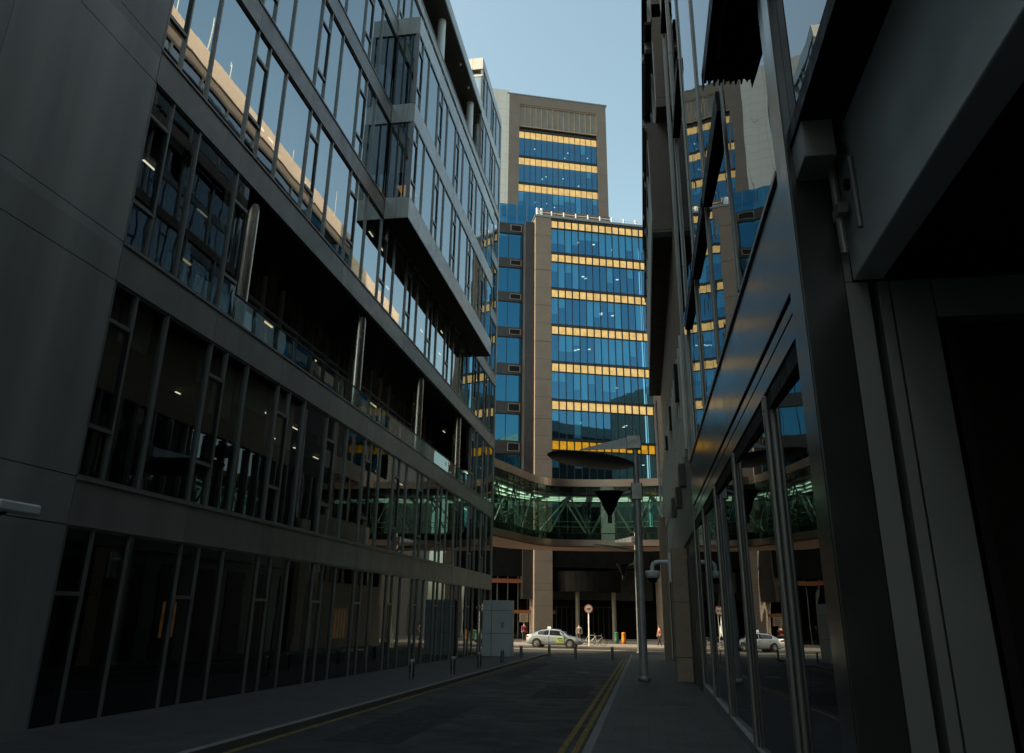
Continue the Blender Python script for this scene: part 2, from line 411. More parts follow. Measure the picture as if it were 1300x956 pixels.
# loggia on the third floor
LX = -11.95; ya, yz = Y0+MOD+.71, Y0+9*MOD
for k in range(7):
    y0 = ya+.02+k*(yz-ya)/7
    wd = (yz-ya)/7
    p = MB(); f = MB()
    for q in range(3):
        a, b = y0+wd*q/3, y0+wd*(q+1)/3
        e = [rnd.uniform(-.005, .005) for _ in range(4)]
        p.quad((LX+e[0], a, 8.46), (LX+e[1], b, 8.46), (LX+e[2], b, 12.19), (LX+e[3], a, 12.19))
        f.box(LX-.06, LX+.07, a-.035, a+.035, 8.46, 12.18)
    f.box(LX-.05, LX+.06, y0+.04, y0+wd-.04, 11.0, 11.07)
    wn = p.build('recessed_window', gl_recess, left); f.build('frame', kioskm if k % 3 == 1 else frame, wn)
    cu = MB()
    for q in range(3):
        if rnd.random() < .75: cu.box(LX-.3, LX-.28, y0+wd*q/3+.08, y0+wd*(q+1)/3-.1-.5*rnd.random(), 12.1-rnd.choice([1.2, 2.2, 3.4]), 12.12)
    if cu.v: cu.build('blind', blindm, wn)
MB().box(LX-.2, FX-.5, ya, yz, 8.40, 8.455).build('loggia_floor', band, left)
MB().box(LX-.2, FX-.02, ya+.005, yz-.005, 12.13, 12.198).build('loggia_ceiling', black, left)
for y in (ya, yz): MB().quad((LX, y, 8.46), (FX-.1, y, 8.46), (FX-.1, y, 12.12), (LX, y, 12.12)).build('loggia_side_glass', gl_left, left)
for y in (17.15, 25.75, 33.9, 41.9):
    c = MB().tube((-10.12, y, 8.456), (-10.12, y, 12.128), .235, n=28, caps=False)
    c.tube((-10.12, y, 8.457), (-10.12, y, 8.52), .27, n=28)
    c.build('column', steel, left)
bl = MB().quad((-9.86, ya+.05, 8.46), (-9.86, yz-.05, 8.46), (-9.86, yz-.05, 9.17), (-9.86, ya+.05, 9.17))
blo = bl.build('balustrade', gl_rail, left)
hr = MB().tube((-9.86, ya, 9.2), (-9.86, yz, 9.2), .028, n=8)
for k in range(24): hr.tube((-9.9, ya+.3+k*1.16, 8.46), (-9.9, ya+.3+k*1.16, 9.2), .012, n=6)
hr.build('handrail', framed, blo)
# projecting bay
BX = -8.72; b0 = Y0+4*MOD; b1 = b0+5*MOD
bs = MB()
for a, b in ((16.6, 17.55), (21.15, 22.05), (25.72, 26.62)):
    for k in range(5): bs.box(BX-.3, BX, b0+MOD*k+.004+(.0 if k else -.0), b0+MOD*(k+1)-.004, a, b)
    for k, (p, q) in enumerate(((FX+.02, FX+.5), (FX+.508, BX-.305))): bs.box(p, q, b0-.0, b0+.2, a, b)
    bs.box(FX+.02, BX-.31, b1-.2, b1, a, b)
bs.box(FX+.02, BX-.02, b0+.01, b1-.01, 26.3, 26.58)
bs.build('bay_cladding', bandl, left)
MB().box(FX+.02, BX-.0, b0+.0, b1-.0, 16.55, 16.597).build('bay_soffit', black, left)
for z0, z1, tr in ((17.55, 21.15, [18.4, 20.3]), (22.05, 25.72, [22.95, 24.85])):
    for k in range(5): left_window(b0+MOD*k, z0, z1, tr, x=BX, blind=False)
    p = MB(); f = MB()
    xs = [FX+.03, FX+.36, FX+.72, BX-.04]
    for a, b in zip(xs[:-1], xs[1:]):
        p.quad((a, b0+.07, z0), (b, b0+.07, z0), (b, b0+.07, z1), (a, b0+.07, z1))
        f.box(a-.02, a+.02, b0+.0, b0+.12, z0, z1)
    f.box(BX-.075, BX-.0, b0-.0, b0+.06, z0, z1)
    wn = p.build('bay_side_window', gl_left, left); f.build('frame', framed, wn)
    bb = MB().box(FX+.05, BX-.12, b0+.25, b0+.26, z1-(1.3 if z0 > 20 else 2.3), z1-.05); bb.build('blind', blindm, wn)
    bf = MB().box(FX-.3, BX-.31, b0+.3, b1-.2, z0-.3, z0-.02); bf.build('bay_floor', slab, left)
MB().box(FX+.3, FX+.9, b0+.5, b0+1.4, 18.35, 18.39).box(FX+.35, FX+.85, b0+.9, b0+.95, 17.6, 18.2).build('bay_lamp', glow('orange_desk_lamp', (1., .5, .16), .22, .4, 4), left)
# roof terrace
rf = MB().box(-24, FX, -66, yb-.1, 34.3, 34.42); rf.build('roof_soffit', soffit, left)
MB().box(-24, FX+.02, -66, yb-.1, 34.425, 35.2).build('roof', bandl, left)
tw = MB()
for k in range(14): tw.quad((-13.2, -19+k*4.5, 30.5), (-13.2, -14.5+k*4.5, 30.5), (-13.2, -14.5+k*4.5, 34.28), (-13.2, -19+k*4.5, 34.28))
tw.build('terrace_window', gl_left, left)
for y in (3.9, 11.7, 19.5, 27.3, 35.1, 42.9):
    MB().tube((-10.3, y, 30.45), (-10.3, y, 34.31), .24, n=28, caps=False).build('terrace_column', kioskm, left)
MB().box(-24, FX-.02, -66, yb-.1, 30.3, 30.46).build('terrace_floor', slab, left)
sp = MB()
for y in (31.5, 38.9, 41.2, 23): sp.lathe([(0.0, 34.2), (.07, 34.2), (.07, 34.29), (.0, 34.29)], (-10.05, y), 12)
sp.build('soffit_light', white, left)

# ------------------------------------------------------------------ right office building
RX = 1.5
right = thing('mirror_glass_building', (6, 20, -.8), 'dark panelled building on the right with mirror windows, metal posts and a corrugated ledge', 'building')
uy = [-13.8, -10.4, -7.0, -3.6, -.2, 3.2, 6.35]
near_u = [7.05, 10.2, 13.5, 16.9, 20.3, 22.9]
zt = [5.95, 9.2, 15.3, 21.4, 27.2]
def rwin(a, b, z0, z1, x=RX+.02, m=gl_right, name='window', fr=True, yaw=0):
    n = 2 if (z1-z0) > 5 else 1
    p = MB()
    e = [rnd.uniform(-.002, .002) for _ in range(4)]
    dx = math.tan(R(yaw))*(b-a)            # no two panes hang exactly parallel
    x -= dx*.4
    p.quad((x+e[0], a, z0), (x+dx+e[1], b, z0), (x+dx+e[2], b, z1), (x+e[3], a, z1))
    o = p.build(name, m, right)
    if dx: x += .02
    if fr:
        f = MB()
        f.box(x-.012, x+.05, a, a+.05, z0, z1).box(x-.012, x+.05, b-.05, b, z0, z1).box(x-.012, x+.05, a+.051, b-.051, z0, z0+.05).box(x-.012, x+.05, a+.051, b-.051, z1-.05, z1)
        f.build('frame', framed, o)
    return o
for ys in (uy, near_u):
    for a, b in zip(ys[:-1], ys[1:]):
        for z0, z1 in zip(zt[:-1], zt[1:]): rwin(a, b, z0, z1, yaw={7.05: -1.15, 10.2: -.8, 13.5: -.5, 16.9: -.3}.get(a, -.1)+rnd.uniform(-.08, .08))
for y in uy[:-1]+near_u[1:]:
    m_ = MB().box(RX-.0, RX+.16, y-.10, y+.10, 5.96, 27.19)
    m_.box(RX-.045, RX-.001, y-.045, y+.045, 5.97, 27.19); m_.box(RX-.02, RX-.001, y+.07, y+.12, 5.97, 27.19)
    m_.build('mullion', mull, right, bevel=.012)
for z, rng in ((9.2, (10.33, 20.2)), (15.3, (14.3, 20.6)), (21.4, (7.1, 22.8))):
    ys = [y for y in near_u if rng[0]-.6 < y < rng[1]+.6]
    for a, b in zip(ys[:-1], ys[1:]):
        MB().box(RX-.09, RX+.03, a+.14, b-.14, z-.16, z+.2).build('transom', black, right)
# corrugated ledge
cr = MB(); n = 22; x0, x1 = RX-.35, RX+.07
pts = []
for i in range(n+1):
    x = x0+(x1-x0)*i/n; pts.append((x, 8.95+(.05 if (i//2) % 2 else 0)+(.02 if i % 2 else 0)))
top = 9.11
vs = []; fs = []
for y in (-14, 9.55):
    for x, z in pts: vs.append((x, y, z))
for i in range(n): fs.append((i, i+1, n+2+i, n+1+i))
cr.add(vs, fs); 
k0 = len(vs)
cr.box(x0, x1, -14, 9.45, 9.05, top)
for x, z in pts[::2]: cr.box(x-.012, x+.012, 9.3, 9.6+rnd.uniform(-.05, .02), z, top-.01)
cr.box(x0-.012, x0-.001, -14, 9.62, 8.89, 9.17)
cr.build('corrugated_ledge', black, right)
rb = MB()
rb.box(x0+.12, x0+.17, 7.0, 9.0, 8.92, 8.942)
rb.build('rust_patch', rust, right)
# tall post
po = MB().box(RX-.06, RX+.3, 6.36, 6.66, -.5, 28.3).box(RX-.02, RX+.3, 6.675, 7.04, -.5, 28.3)
po.build('post', fascia, right, bevel=.015)
# fascia over the shop windows
MB().box(RX, RX+.2, 7.05, 22.9, 4.66, 5.86).build('fascia_panel', fascia, right, bevel=.01)
MB().box(RX-.03, RX+.2, 7.05, 22.93, 5.9, 5.955).build('fascia_coping', mull, right)
MB().box(RX+.1, RX+.3, 7.05, 22.9, 4.3, 5.9).build('fascia_backing', black, right)
MB().box(RX+.01, RX+.09, 7.05, 22.9, 4.47, 4.60).box(RX+.0, RX+.09, 7.05, 22.9, 4.2, 4.43).build('window_header', fascia, right, bevel=.006)
MB().box(RX+.02, RX+.4, 7.06, 22.88, 4.0, 4.19).build('header_soffit', black, right)
gy = [7.06, 9.15, 12.6, 16.1, 19.5, 22.9]
for a, b in zip(gy[:-1], gy[1:]): rwin(a, b, -.7, 4.02, RX+.08, name='shop_window', yaw=-.95+rnd.uniform(-.15, .15))
for y in gy[1:]:
    m_ = MB().box(RX+.03, RX+.2, y-.12, y+.12, -.8, 4.19); m_.box(RX-.03, RX+.028, y-.05, y+.06, -.8, 4.18)
    m_.build('shop_mullion', mull, right, bevel=.02)
MB().box(RX-.02, RX+.4, 7.05, 22.9, -.9, -.02).build('plinth', panelr, right)
# wall across, facing the camera, with the doorway
pw = MB().box(RX+.0, RX+.48, 6.37, 6.6, -.3, 4.42).box(RX+.55, RX+.64, 6.37, 6.6, -.3, 4.42).box(RX+.655, RX+.97, 6.37, 6.6, -.3, 4.42)
pw.box(RX+.98, 6, 6.37, 6.6, 4.08, 4.42).box(RX+.0, RX+.36, 6.37, 6.6, 4.425, 5.77)
pw.build('cross_wall', panelr, right, bevel=.006)
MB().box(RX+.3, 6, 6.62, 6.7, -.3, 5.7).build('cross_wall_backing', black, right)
MB().box(RX+1.02, RX+1.1, 6.40, 6.62, -.3, 4.07).build('door_jamb', spand, right)
dr = MB()
for k in range(3): dr.box(RX+1.12+k*1.0, RX+2.11+k*1.0, 6.55, 6.60, -.2, 4.06)
dr.build('timber_door', wood, right)
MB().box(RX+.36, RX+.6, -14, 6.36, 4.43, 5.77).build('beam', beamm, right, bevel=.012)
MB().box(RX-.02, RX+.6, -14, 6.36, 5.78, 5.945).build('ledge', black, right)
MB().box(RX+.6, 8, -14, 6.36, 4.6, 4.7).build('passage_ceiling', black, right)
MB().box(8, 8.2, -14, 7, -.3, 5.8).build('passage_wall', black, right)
# bracket and downpipe under the ledge
br = MB().box(RX+.0, RX+.26, 5.95, 6.36, 5.42, 5.775); br.build('bracket', panelr, right, bevel=.01)
pp = MB().tube((RX+.29, 6.22, 4.62), (RX+.27, 6.22, 5.6), .035, n=12)
pp.box(RX+.25, RX+.33, 6.1, 6.3, 4.95, 5.05)
pp.tube((RX+.34, 5.9, 4.7), (RX+.34, 5.9, 5.35), .028, n=10)
pp.build('pipe', mull, right)
for z in (5.15, 5.5): MB().tube((RX+.33, 6.0, z), (RX+.30, 6.0, z), .05, n=12).build('bolt', black, right)
# roof and core
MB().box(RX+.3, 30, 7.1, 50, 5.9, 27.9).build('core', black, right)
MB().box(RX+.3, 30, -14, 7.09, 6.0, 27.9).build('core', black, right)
MB().box(RX+.05, 30, -66, -14.1, -1, 9).build('rear_shade_wall', panelr, right)  # unseen block added behind the camera, kept low, to shade the street
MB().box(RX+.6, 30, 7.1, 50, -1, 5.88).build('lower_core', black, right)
MB().box(RX+.0, RX+.4, -14, 23.08, 27.35, 28.4).build('parapet', stone_p, right)
MB().box(1.10, RX+.4, 23.1, 50, 27.35, 28.4).build('parapet', stone_p, right)
for y, h in ((26.5, 1.4), (29.2, 2.3), (31.4, 1.2), (46.8, 2.2), (39.5, 1.0)):
    MB().tube((1.35, y, 28.38), (1.35, y, 28.4+h), .035, n=8).tube((1.35, y, 28.4), (1.35, y, 28.6), .09, n=8).build('roof_mast', white, right)
# far half of the building
MB().box(RX+.08, RX+.5, 22.9, 50, -1, 3.98).build('far_wall', panelr, right)
fr_ = MB()
for k in range(9): fr_.box(RX+.02, RX+.078, 23.6+k*3, 25.4+k*3, -.9, 3.5)
fr_.build('far_wall_panel', surf('recess_panel', (.07, .068, .062), .5, .2, .2, 1), right)
MB().box(RX-.02, RX+.5, 22.95, 50, 4.0, 6.3).build('far_spandrel', panelr, right, bevel=.01)
for (a, b, z) in ((25.2, 25.8, 5.6), (28.2, 28.9, 5.3), (32.5, 33.4, 5.5)):
    MB().box(RX-.22, RX-.022, a, b, z, z+.7).build('spandrel_box', spand, right)
pil = MB()
for a, b in ((-.7, .35), (.365, 2.1), (2.115, 3.9)): pil.box(RX-.5, RX+.06, 28.2, 29.2, a, b)
pil.build('stone_pilaster', stone_t, right, bevel=.01)
pil = MB()
for a, b in ((-.9, 2.1), (2.115, 4.6), (4.615, 7.0)): pil.box(1.02, 1.42, 46.0, 47.2, a, b)
pil.build('stone_pilaster', stone_t, right, bevel=.01)
MB().tube((1.18, 45.4, 7.0), (1.18, 45.4, 13.75), .07, n=12).build('corner_post', white, right)
for k in range(11):
    a = 22.95+k*2.45
    rwin(a, a+2.45, 6.3, 9.9, RX+.12, name='far_window', fr=False)
    f = MB()
    for q in range(2): f.box(RX-.12, RX+.1, a+q*1.22, a+q*1.22+.09, 6.32, 9.88)
    f.build('fin', mull, right)
for k in range(3): MB().box(RX-.2, RX+.1, 25+k*5.6, 25.5+k*5.6, 8.4+(k % 3)*.3, 9.6).build('ventilation_box', black, right)
MB().box(RX-.05, RX+.5, 22.96, 44, 9.92, 13.8).build('stone_spandrel', stone_t, right)
# box projecting over the street
v1 = MB().box(.8, RX+.3, 24, 44.5, 13.8, 14.0); v1.build('box_soffit', black, right)
vf = MB().box(.8, RX+.3, 24, 44.5, 14.01, 14.5).box(.8, RX+.3, 24, 44.5, 18.0, 18.4)
vf.box(.83, RX+.3, 24.0, 24.5, 14.5, 18.0)
vf.build('box_cladding', stoneT2, right)
for k in range(8):
    a = 24.5+k*2.5
    rwin(a, a+2.5, 14.5, 18.0, .9, name='box_window', fr=False)
    MB().box(.8, .95, a-.06, a+.06, 14.5, 18).build('box_mullion', mull, right)
v2 = MB().box(1.12, RX+.3, 23.1, 50, 18.42, 18.7).box(1.12, RX+.3, 23.1, 50, 22.3, 22.9).box(1.12, RX+.3, 23.1, 50, 26.6, 27.2).box(1.15, RX+.3, 23.1, 23.6, 18.7, 26.6)
v2.build('upper_cladding', stoneT2, right)
for z0, z1 in ((18.7, 22.3), (22.9, 26.6)):
    for k in range(10):
        a = 23.6+k*2.64
        rwin(a, a+2.64, z0, z1, 1.2, name='upper_window', fr=False)
        MB().box(1.12, 1.26, a-.06, a+.06, z0, z1).build('upper_mullion', mull, right)
for z, xx in ((22.0, .86), (25.6, .9)):
    MB().box(xx, 1.12, 23.1, 49.5, z, z+.12).build('sunshade', black, right)
    sb = MB()
    for k in range(6): sb.box(xx+.02, 1.12, 24+k*5, 24.25+k*5, z-.35, z-.005)
    sb.build('sunshade_bracket', frame, right)

# ------------------------------------------------------------------ towers
def frameM(p0, ang):
    a = R(ang); U = Vector((math.cos(a), math.sin(a), 0)); N = Vector((math.sin(a), -math.cos(a), 0))
    M = Matrix.Identity(4)
    for i in range(3): M[i][0] = U[i]; M[i][1] = -N[i]; M[i][3] = p0[i]
    return M      # local x = along the front, local y = into the building, z up
M1 = frameM((-13, 85, 0), 20)
t1 = thing('stone_and_glass_office_tower', tuple(M1 @ Vector((9, 8, -1.1))), 'nearer blue glass office tower with gold strips and a brown stone column at its left', 'building')
def B1(): return MB(M1)
c = B1()
zz = [-1.1, 3.9, 8.6, 13.3, 18, 22.7, 27.4, 32.1, 36.8, 41.5, 46.2, 48.75]
for a, b in zip(zz[:-1], zz[1:]): c.box(1.59, 3.60, 0, 2.3, a+.02, b-.02)
c.build('stone_column', stone, t1)
B1().box(1.65, 3.55, .05, 2.25, -1.1, 48.7).build('column_core', spand, t1)
B1().box(16.12, 17.2, -.0, 2.3, -1.1, 48.75).build('stone_column', stone, t1)
B1().box(1.5, 17.3, -.06, 12, 48.76, 49.05).build('roof', frame, t1)
B1().box(3.6, 16.1, 3.2, 3.3, 3, 48.7).build('inner_wall', inter, t1)
B1().box(-8, 17.2, 12, 12.2, 0, 48.7).build('back_wall', inter, t1)
rows = [48.5, 43.85, 39.05, 34.26, 29.57, 24.95, 20.25, 15.6]
pw_ = (16.1-3.62)/14
for i, zt_ in enumerate(rows):
    zb_ = (rows[i+1]+.28) if i+1 < len(rows) else 11
    zs_ = zt_-1.02
    p = B1()
    for k in range(14):
        a = 3.62+pw_*k; e = [rnd.uniform(-.006, .006) for _ in range(4)]
        p.quad((a, .25+e[0], zb_), (a+pw_, .25+e[1], zb_), (a+pw_, .25+e[2], zs_-.04), (a, .25+e[3], zs_-.04))
    w_ = p.build('window', gl_tower, t1)
    f = B1()
    for k in range(15): f.box(3.62+pw_*k-.028, 3.62+pw_*k+.028, .14, .3, zb_, zs_)
    f.box(3.62, 16.1, .12, .34, zs_-.08, zs_+.0).box(3.62, 16.1, .05, .34, zt_+.0, zt_+.25)
    for k in range(0, 15, 2): f.box(3.62+pw_*k-.04, 3.62+pw_*k+.04, -.06, .12, zt_-.0, zt_+.26)
    f.build('frame', framed, w_)
    s = B1()
    for k in range(14):
        a = 3.62+pw_*k
        s.box(a+.05, a+pw_-.05, .3, .34, zs_+.02, zt_-.03)
    s.build('light_strip', goldd if i >= 6 else gold, w_)
    s = B1()
    for k in range(15): s.box(3.62+pw_*k-.065, 3.62+pw_*k+.065, .12, .345, zs_, zt_)
    s.box(3.62, 16.1, .30, .346, zt_-.03, zt_-.0)
    s.build('light_strip_frame', spand, w_)
    bq = B1(); h = zs_-zb_
    for k in range(14):
        a = 3.62+pw_*k
        pr_ = .85 if (i in (0, 1, 3) and (k < 4 or i == 0)) else .35
        if rnd.random() < pr_: bq.box(a+.04, a+pw_-.04, .5, .52, zs_-h*rnd.choice([.35, .6, .6, .95]), zs_-.05)
    if bq.v: bq.build('blind', blindt, w_)
    if i: B1().box(3.62, 16.1, .35, 3.2, zt_+.0, zt_+.24).build('floor_slab', slab, t1)
lt = B1()
for i, zt_ in enumerate(rows):
    for q in range(3):
        a = rnd.uniform(7, 15.5); d_ = rnd.uniform(1.2, 2.6); lt.box(a, a+.3, d_, d_+.3, zt_-2.1, zt_-2.05)
lt.build('ceiling_light', spotm, t1)
# setback core to the left of the column
B1().box(.45, 1.58, .6, 2.2, 3, 48.2).build('core_return', spand, t1)
cs = []; z = 48.65
core = [(48.65, 47.2), (43.7, 42.45), (39.1, 37.85), (34.45, 33.2), (29.8, 28.46), (25.1, 23.63), (20.4, 18.9), (15.7, 14.2)]
for i, (a, b) in enumerate(core):
    s = B1().box(-8, 1.4, 2.2, 2.6, b, a); s.build('core_spandrel', spand, t1)
    l = B1().box(-1.2, .25, 2.12, 2.19, b+.25, b+.33).box(-1.2, .25, 2.12, 2.19, a-.33, a-.25).box(-1.2, -1.1, 2.12, 2.19, b+.34, a-.34).box(.15, .25, 2.12, 2.19, b+.34, a-.34)
    l.build('vent_frame', louvre, t1)
    B1().box(-1.09, .14, 2.15, 2.195, b+.335, a-.335).build('vent', black, t1)
    nb = core[i+1][0] if i+1 < len(core) else 8
    p = B1()
    for q0, q1 in ((-8, -4.8), (-4.8, -3), (-3, -1.42), (-1.42, .32), (.32, 1.2)):
        e = [rnd.uniform(-.01, .01) for _ in range(4)]
        p.quad((q0, 2.35+e[0], nb), (q1, 2.35+e[1], nb), (q1, 2.35+e[2], b), (q0, 2.35+e[3], b))
    w_ = p.build('core_window', gl_core, t1)
    f = B1()
    for q in (-4.8, -3, -1.42, .32): f.box(q-.03, q+.03, 2.26, 2.4, nb, b)
    f.box(-8, 1.2, 2.28, 2.42, b-.1, b-.001)
    f.build('frame', framed, w_)
B1().box(-8, 1.2, 4.6, 4.7, 8, 48).build('core_inner_wall', inter, t1)
# stair-like setback roof glass
p = B1().quad((-8, 5, 48.9), (3, 5, 48.9), (3, 5, 53), (-8, 5, 53)); p.build('penthouse_window', gl_core, t1)
f = B1()
for k in range(9): f.box(-8+k*1.35, -7.95+k*1.35, 4.9, 5.05, 48.9, 53)
f.build('penthouse_frame', frame, t1)
# white handrail posts on the roof
rl = B1()
for k in range(10):
    a = 2.2+k*1.6; rl.tube((a, .6, 49.05), (a, .6, 50.0), .09, n=10)
rl.tube((2.2, .6, 49.75), (16.8, .6, 49.75), .04, n=8).tube((2.2, .6, 49.4), (16.8, .6, 49.4), .03, n=8)
for a in (1.9, 2.45): rl.tube((a, .5, 49.05), (a, .5, 50.2), .16, n=10)
rl.build('roof_rail', white, t1)
# lobby under the bridge
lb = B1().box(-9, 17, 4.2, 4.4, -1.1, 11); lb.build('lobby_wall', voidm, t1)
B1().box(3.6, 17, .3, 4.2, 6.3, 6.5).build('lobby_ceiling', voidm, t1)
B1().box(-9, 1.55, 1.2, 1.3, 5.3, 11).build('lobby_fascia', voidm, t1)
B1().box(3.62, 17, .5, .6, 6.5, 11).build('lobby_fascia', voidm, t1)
lg = B1()
for k in range(9): lg.quad((-9+k*1.15, 1.9, -1.1), (-7.87+k*1.15, 1.9, -1.1), (-7.87+k*1.15, 1.9, 5.3), (-9+k*1.15, 1.9, 5.3))
lgo = lg.build('lobby_window', glass('lobby_glass', (.5, .5, .5), (.3, .3, .3), 1.6, .2, .6), t1)
lf = B1()
for k in range(9): lf.box(-9+k*1.15-.04, -9+k*1.15+.04, 1.84, 1.96, -1.1, 5.3)
lf.build('frame', frame, lgo)
B1().box(-9, 1.55, 1.5, 1.82, 4.62, 5.05).box(-.4, 1.55, 1.5, 1.82, 1.5, 1.85).box(3.62, 4.3, 1.5, 1.82, 1.5, 1.85).box(-.42, -.3, 1.5, 1.8, -1.1, 1.5).build('timber_beam', orangeb, t1)
nb = B1().box(.3, 1.25, 1.4, 1.46, .65, 1.5); nbo = nb.build('notice_board', stone_t, t1)
nl = B1()
for k in range(4): nl.box(.42, 1.1-.1*(k % 2), 1.385, 1.399, 1.3-.17*k, 1.35-.17*k)
nl.build('notice_lines', signd, nbo)
dc = MB(M1); dpts = [(3.95+3.85*(1-math.cos(t)), 1.6-2.6*math.sin(t)) for t in [math.pi*i/18 for i in range(19)]]
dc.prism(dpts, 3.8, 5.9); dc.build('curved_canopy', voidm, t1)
for u in (6.6, 10.7):
    B1().tube((u, .9, -1.1), (u, .9, 3.8), .24, n=20).build('lobby_column', louvre, t1)
dd = B1()
for k in range(12): dd.box(4.6+k*.6, 4.66+k*.6, 2.5, 2.6, -1.1, 2.2)
dd.box(4.6, 11.3, 2.5, 2.6, 2.2, 2.3); dd.build('revolving_door_frame', framed, t1)

M2 = frameM((-17, 100, 0), 20)
t2 = thing('tall_stone_tower', tuple(M2 @ Vector((7, 8, -1.1))), 'taller tower behind with brown stone frame, louvred top and white tiled left side', 'building')
def B2(): return MB(M2)
sf = B2().box(-.67, .95, 0, 2, 57, 78.6).box(13.45, 15.0, 0, 2, 57, 78.6).box(.95, 13.45, 0.003, 2, 76.9, 78.6)
sf.build('stone_frame', stoneT2, t2)
B2().box(-.6, 14.95, 2, 16, 40, 78.5).build('core', stoneT2, t2)
B2().box(-9.5, -.68, 0.02, 16, 40, 79.2).build('white_wall', whitec, t2)
B2().box(-1, 15.2, -.05, 16.2, 78.61, 78.8).build('roof_coping', frame, t2)
lv = B2().box(.96, 13.44, .25, .35, 72.9, 76.9); lvo = lv.build('louvre_panel', louvre, t2)
lf = B2()
for k in range(15): lf.box(.97+k*.885, 1.05+k*.885, .12, .25, 73, 76.85)
lf.box(.96, 13.44, .1, .25, 76.75, 76.89).box(.96, 13.44, .1, .25, 72.9, 73.05); lf.build('louvre_rib', stone_t, lvo)
pw2 = (13.44-.96)/14
for zt_ in (72.1, 67.4, 62.75):
    zs_ = zt_-1.15; zb_ = zt_-4.35
    p = B2()
    for k in range(14):
        a = .96+pw2*k; e = [rnd.uniform(-.008, .008) for _ in range(4)]
        p.quad((a, .3+e[0], zb_), (a+pw2, .3+e[1], zb_), (a+pw2, .3+e[2], zs_), (a, .3+e[3], zs_))
    w_ = p.build('window', gl_tower, t2)
    f = B2().box(.96, 13.44, .2, .4, zt_, zt_+.38)
    for k in range(15): f.box(.96+pw2*k-.03, .96+pw2*k+.03, .22, .35, zb_, zs_)
    f.build('frame', framed, w_)
    s = B2()
    for k in range(14): s.box(.96+pw2*k+.05, .96+pw2*(k+1)-.05, .32, .36, zs_+.03, zt_-.03)
    s.build('light_strip', gold, w_)
    bq = B2()
    for k in range(14):
        if rnd.random() < .35: bq.box(.96+pw2*k+.04, .96+pw2*(k+1)-.04, .55, .57, zs_-3.1*rnd.choice([.3, .5, .9]), zs_-.05)
    if bq.v: bq.build('blind', blindt, w_)
    sp = B2()
    for k in range(4): a = rnd.uniform(1.5, 13); sp.box(a, a+.18, .8, .9, zt_-2.6-.5*(k % 3), zt_-2.5-.5*(k % 3))
    sp.build('ceiling_light', spotm, w_)
bb = B2()
for k in range(16): bb.box(-1.6+k*1.04, -.6+k*1.04, -.5, 2, 56.9, 58.3)
bb.build('brown_band', brown, t2)
p = B2()
for k in range(16): p.quad((-9.5+k*1.6, .2, 50), (-7.9+k*1.6, .2, 50), (-7.9+k*1.6, .2, 56.9), (-9.5+k*1.6, .2, 56.9))
p.build('lower_window', gl_tower, t2)
B2().box(-9.5, 16, 1.2, 2, 40, 56.9).build('lower_wall', inter, t2)

# stone block at the right end of the bridge
ob = thing('stone_office_block', (8, 57, -1), 'stone block just beyond the right building, at the right end of the bridge', 'building')
MB().box(2.4, 22, 50.4, 66, -1.3, 26.8).build('wall', surf('charcoal_stone', (.06, .055, .05), .6), ob)
MB().box(2.3, 22.1, 50.3, 66.1, 26.8, 28.4).build('parapet', stone_p, ob)
wq = MB()
for z in (3.5, 8, 12.5, 17, 21.5):
    for k in range(5): wq.box(2.37, 2.39, 51+k*3, 53.4+k*3, z, z+3.2)
wq.build('window', gl_right, ob)

cb = thing('reflection_dark_block', (24, 84, -1), 'unseen dark block added across the far street to darken the left ground floor reflections', 'building')  # added out of view so the left windows mirror something dark
MB().box(7.5, 44, 76, 100, -1.2, 30).build('wall', surf('charcoal_cladding', (.04, .04, .04), .5), cb)
wq = MB()
for z in (3, 7.5, 12, 16.5, 21, 25.5):
    for k in range(9): wq.box(8.5+k*3.9, 11.9+k*3.9, 75.95, 75.98, z, z+3)
wq.build('window', gl_right, cb)
# ------------------------------------------------------------------ glass footbridge
br = thing('glass_footbridge', (-3, 62, 6.6), 'curving glazed footbridge with steel trusses crossing the street in front of the tower', 'footbridge')
ctrl = [(-10.6, 49.5), (-9.85, 53), (-9.3, 55), (-8.5, 58.4), (-7.75, 60.4), (-6.9, 61.4), (-5.6, 61.95), (-3.8, 62.25), (-1.9, 62.35), (0, 62.2), (2.4, 61.9)]
def catmull(P, n=6):
    out = []
    for i in range(1, len(P)-2):
        p0, p1, p2, p3 = [Vector((*q, 0)) for q in P[i-1:i+3]]
        for k in range(n):
            t = k/n
            out.append(.5*((2*p1)+(-p0+p2)*t+(2*p0-5*p1+4*p2-p3)*t*t+(-p0+3*p1-3*p2+p3)*t**3))
    out.append(Vector((*P[-2], 0))); return out
bp = catmull([(-11.2, 46)]+ctrl+[(4, 61.5)], 6)
L = [0]
for a, b in zip(bp[:-1], bp[1:]): L.append(L[-1]+(b-a).length)
def bpt(s, off=0):
    s = max(0, min(L[-1]-1e-4, s))
    for i in range(len(L)-1):
        if L[i] <= s <= L[i+1]:
            t = (s-L[i])/(L[i+1]-L[i]); p = bp[i].lerp(bp[i+1], t); break
    a = bp[max(0, i-1)]; b = bp[min(len(bp)-1, i+2)]
    d = (b-a).normalized(); nrm = Vector((d.y, -d.x, 0))     # outward, towards the camera
    q = p+nrm*off; return q
N = 60
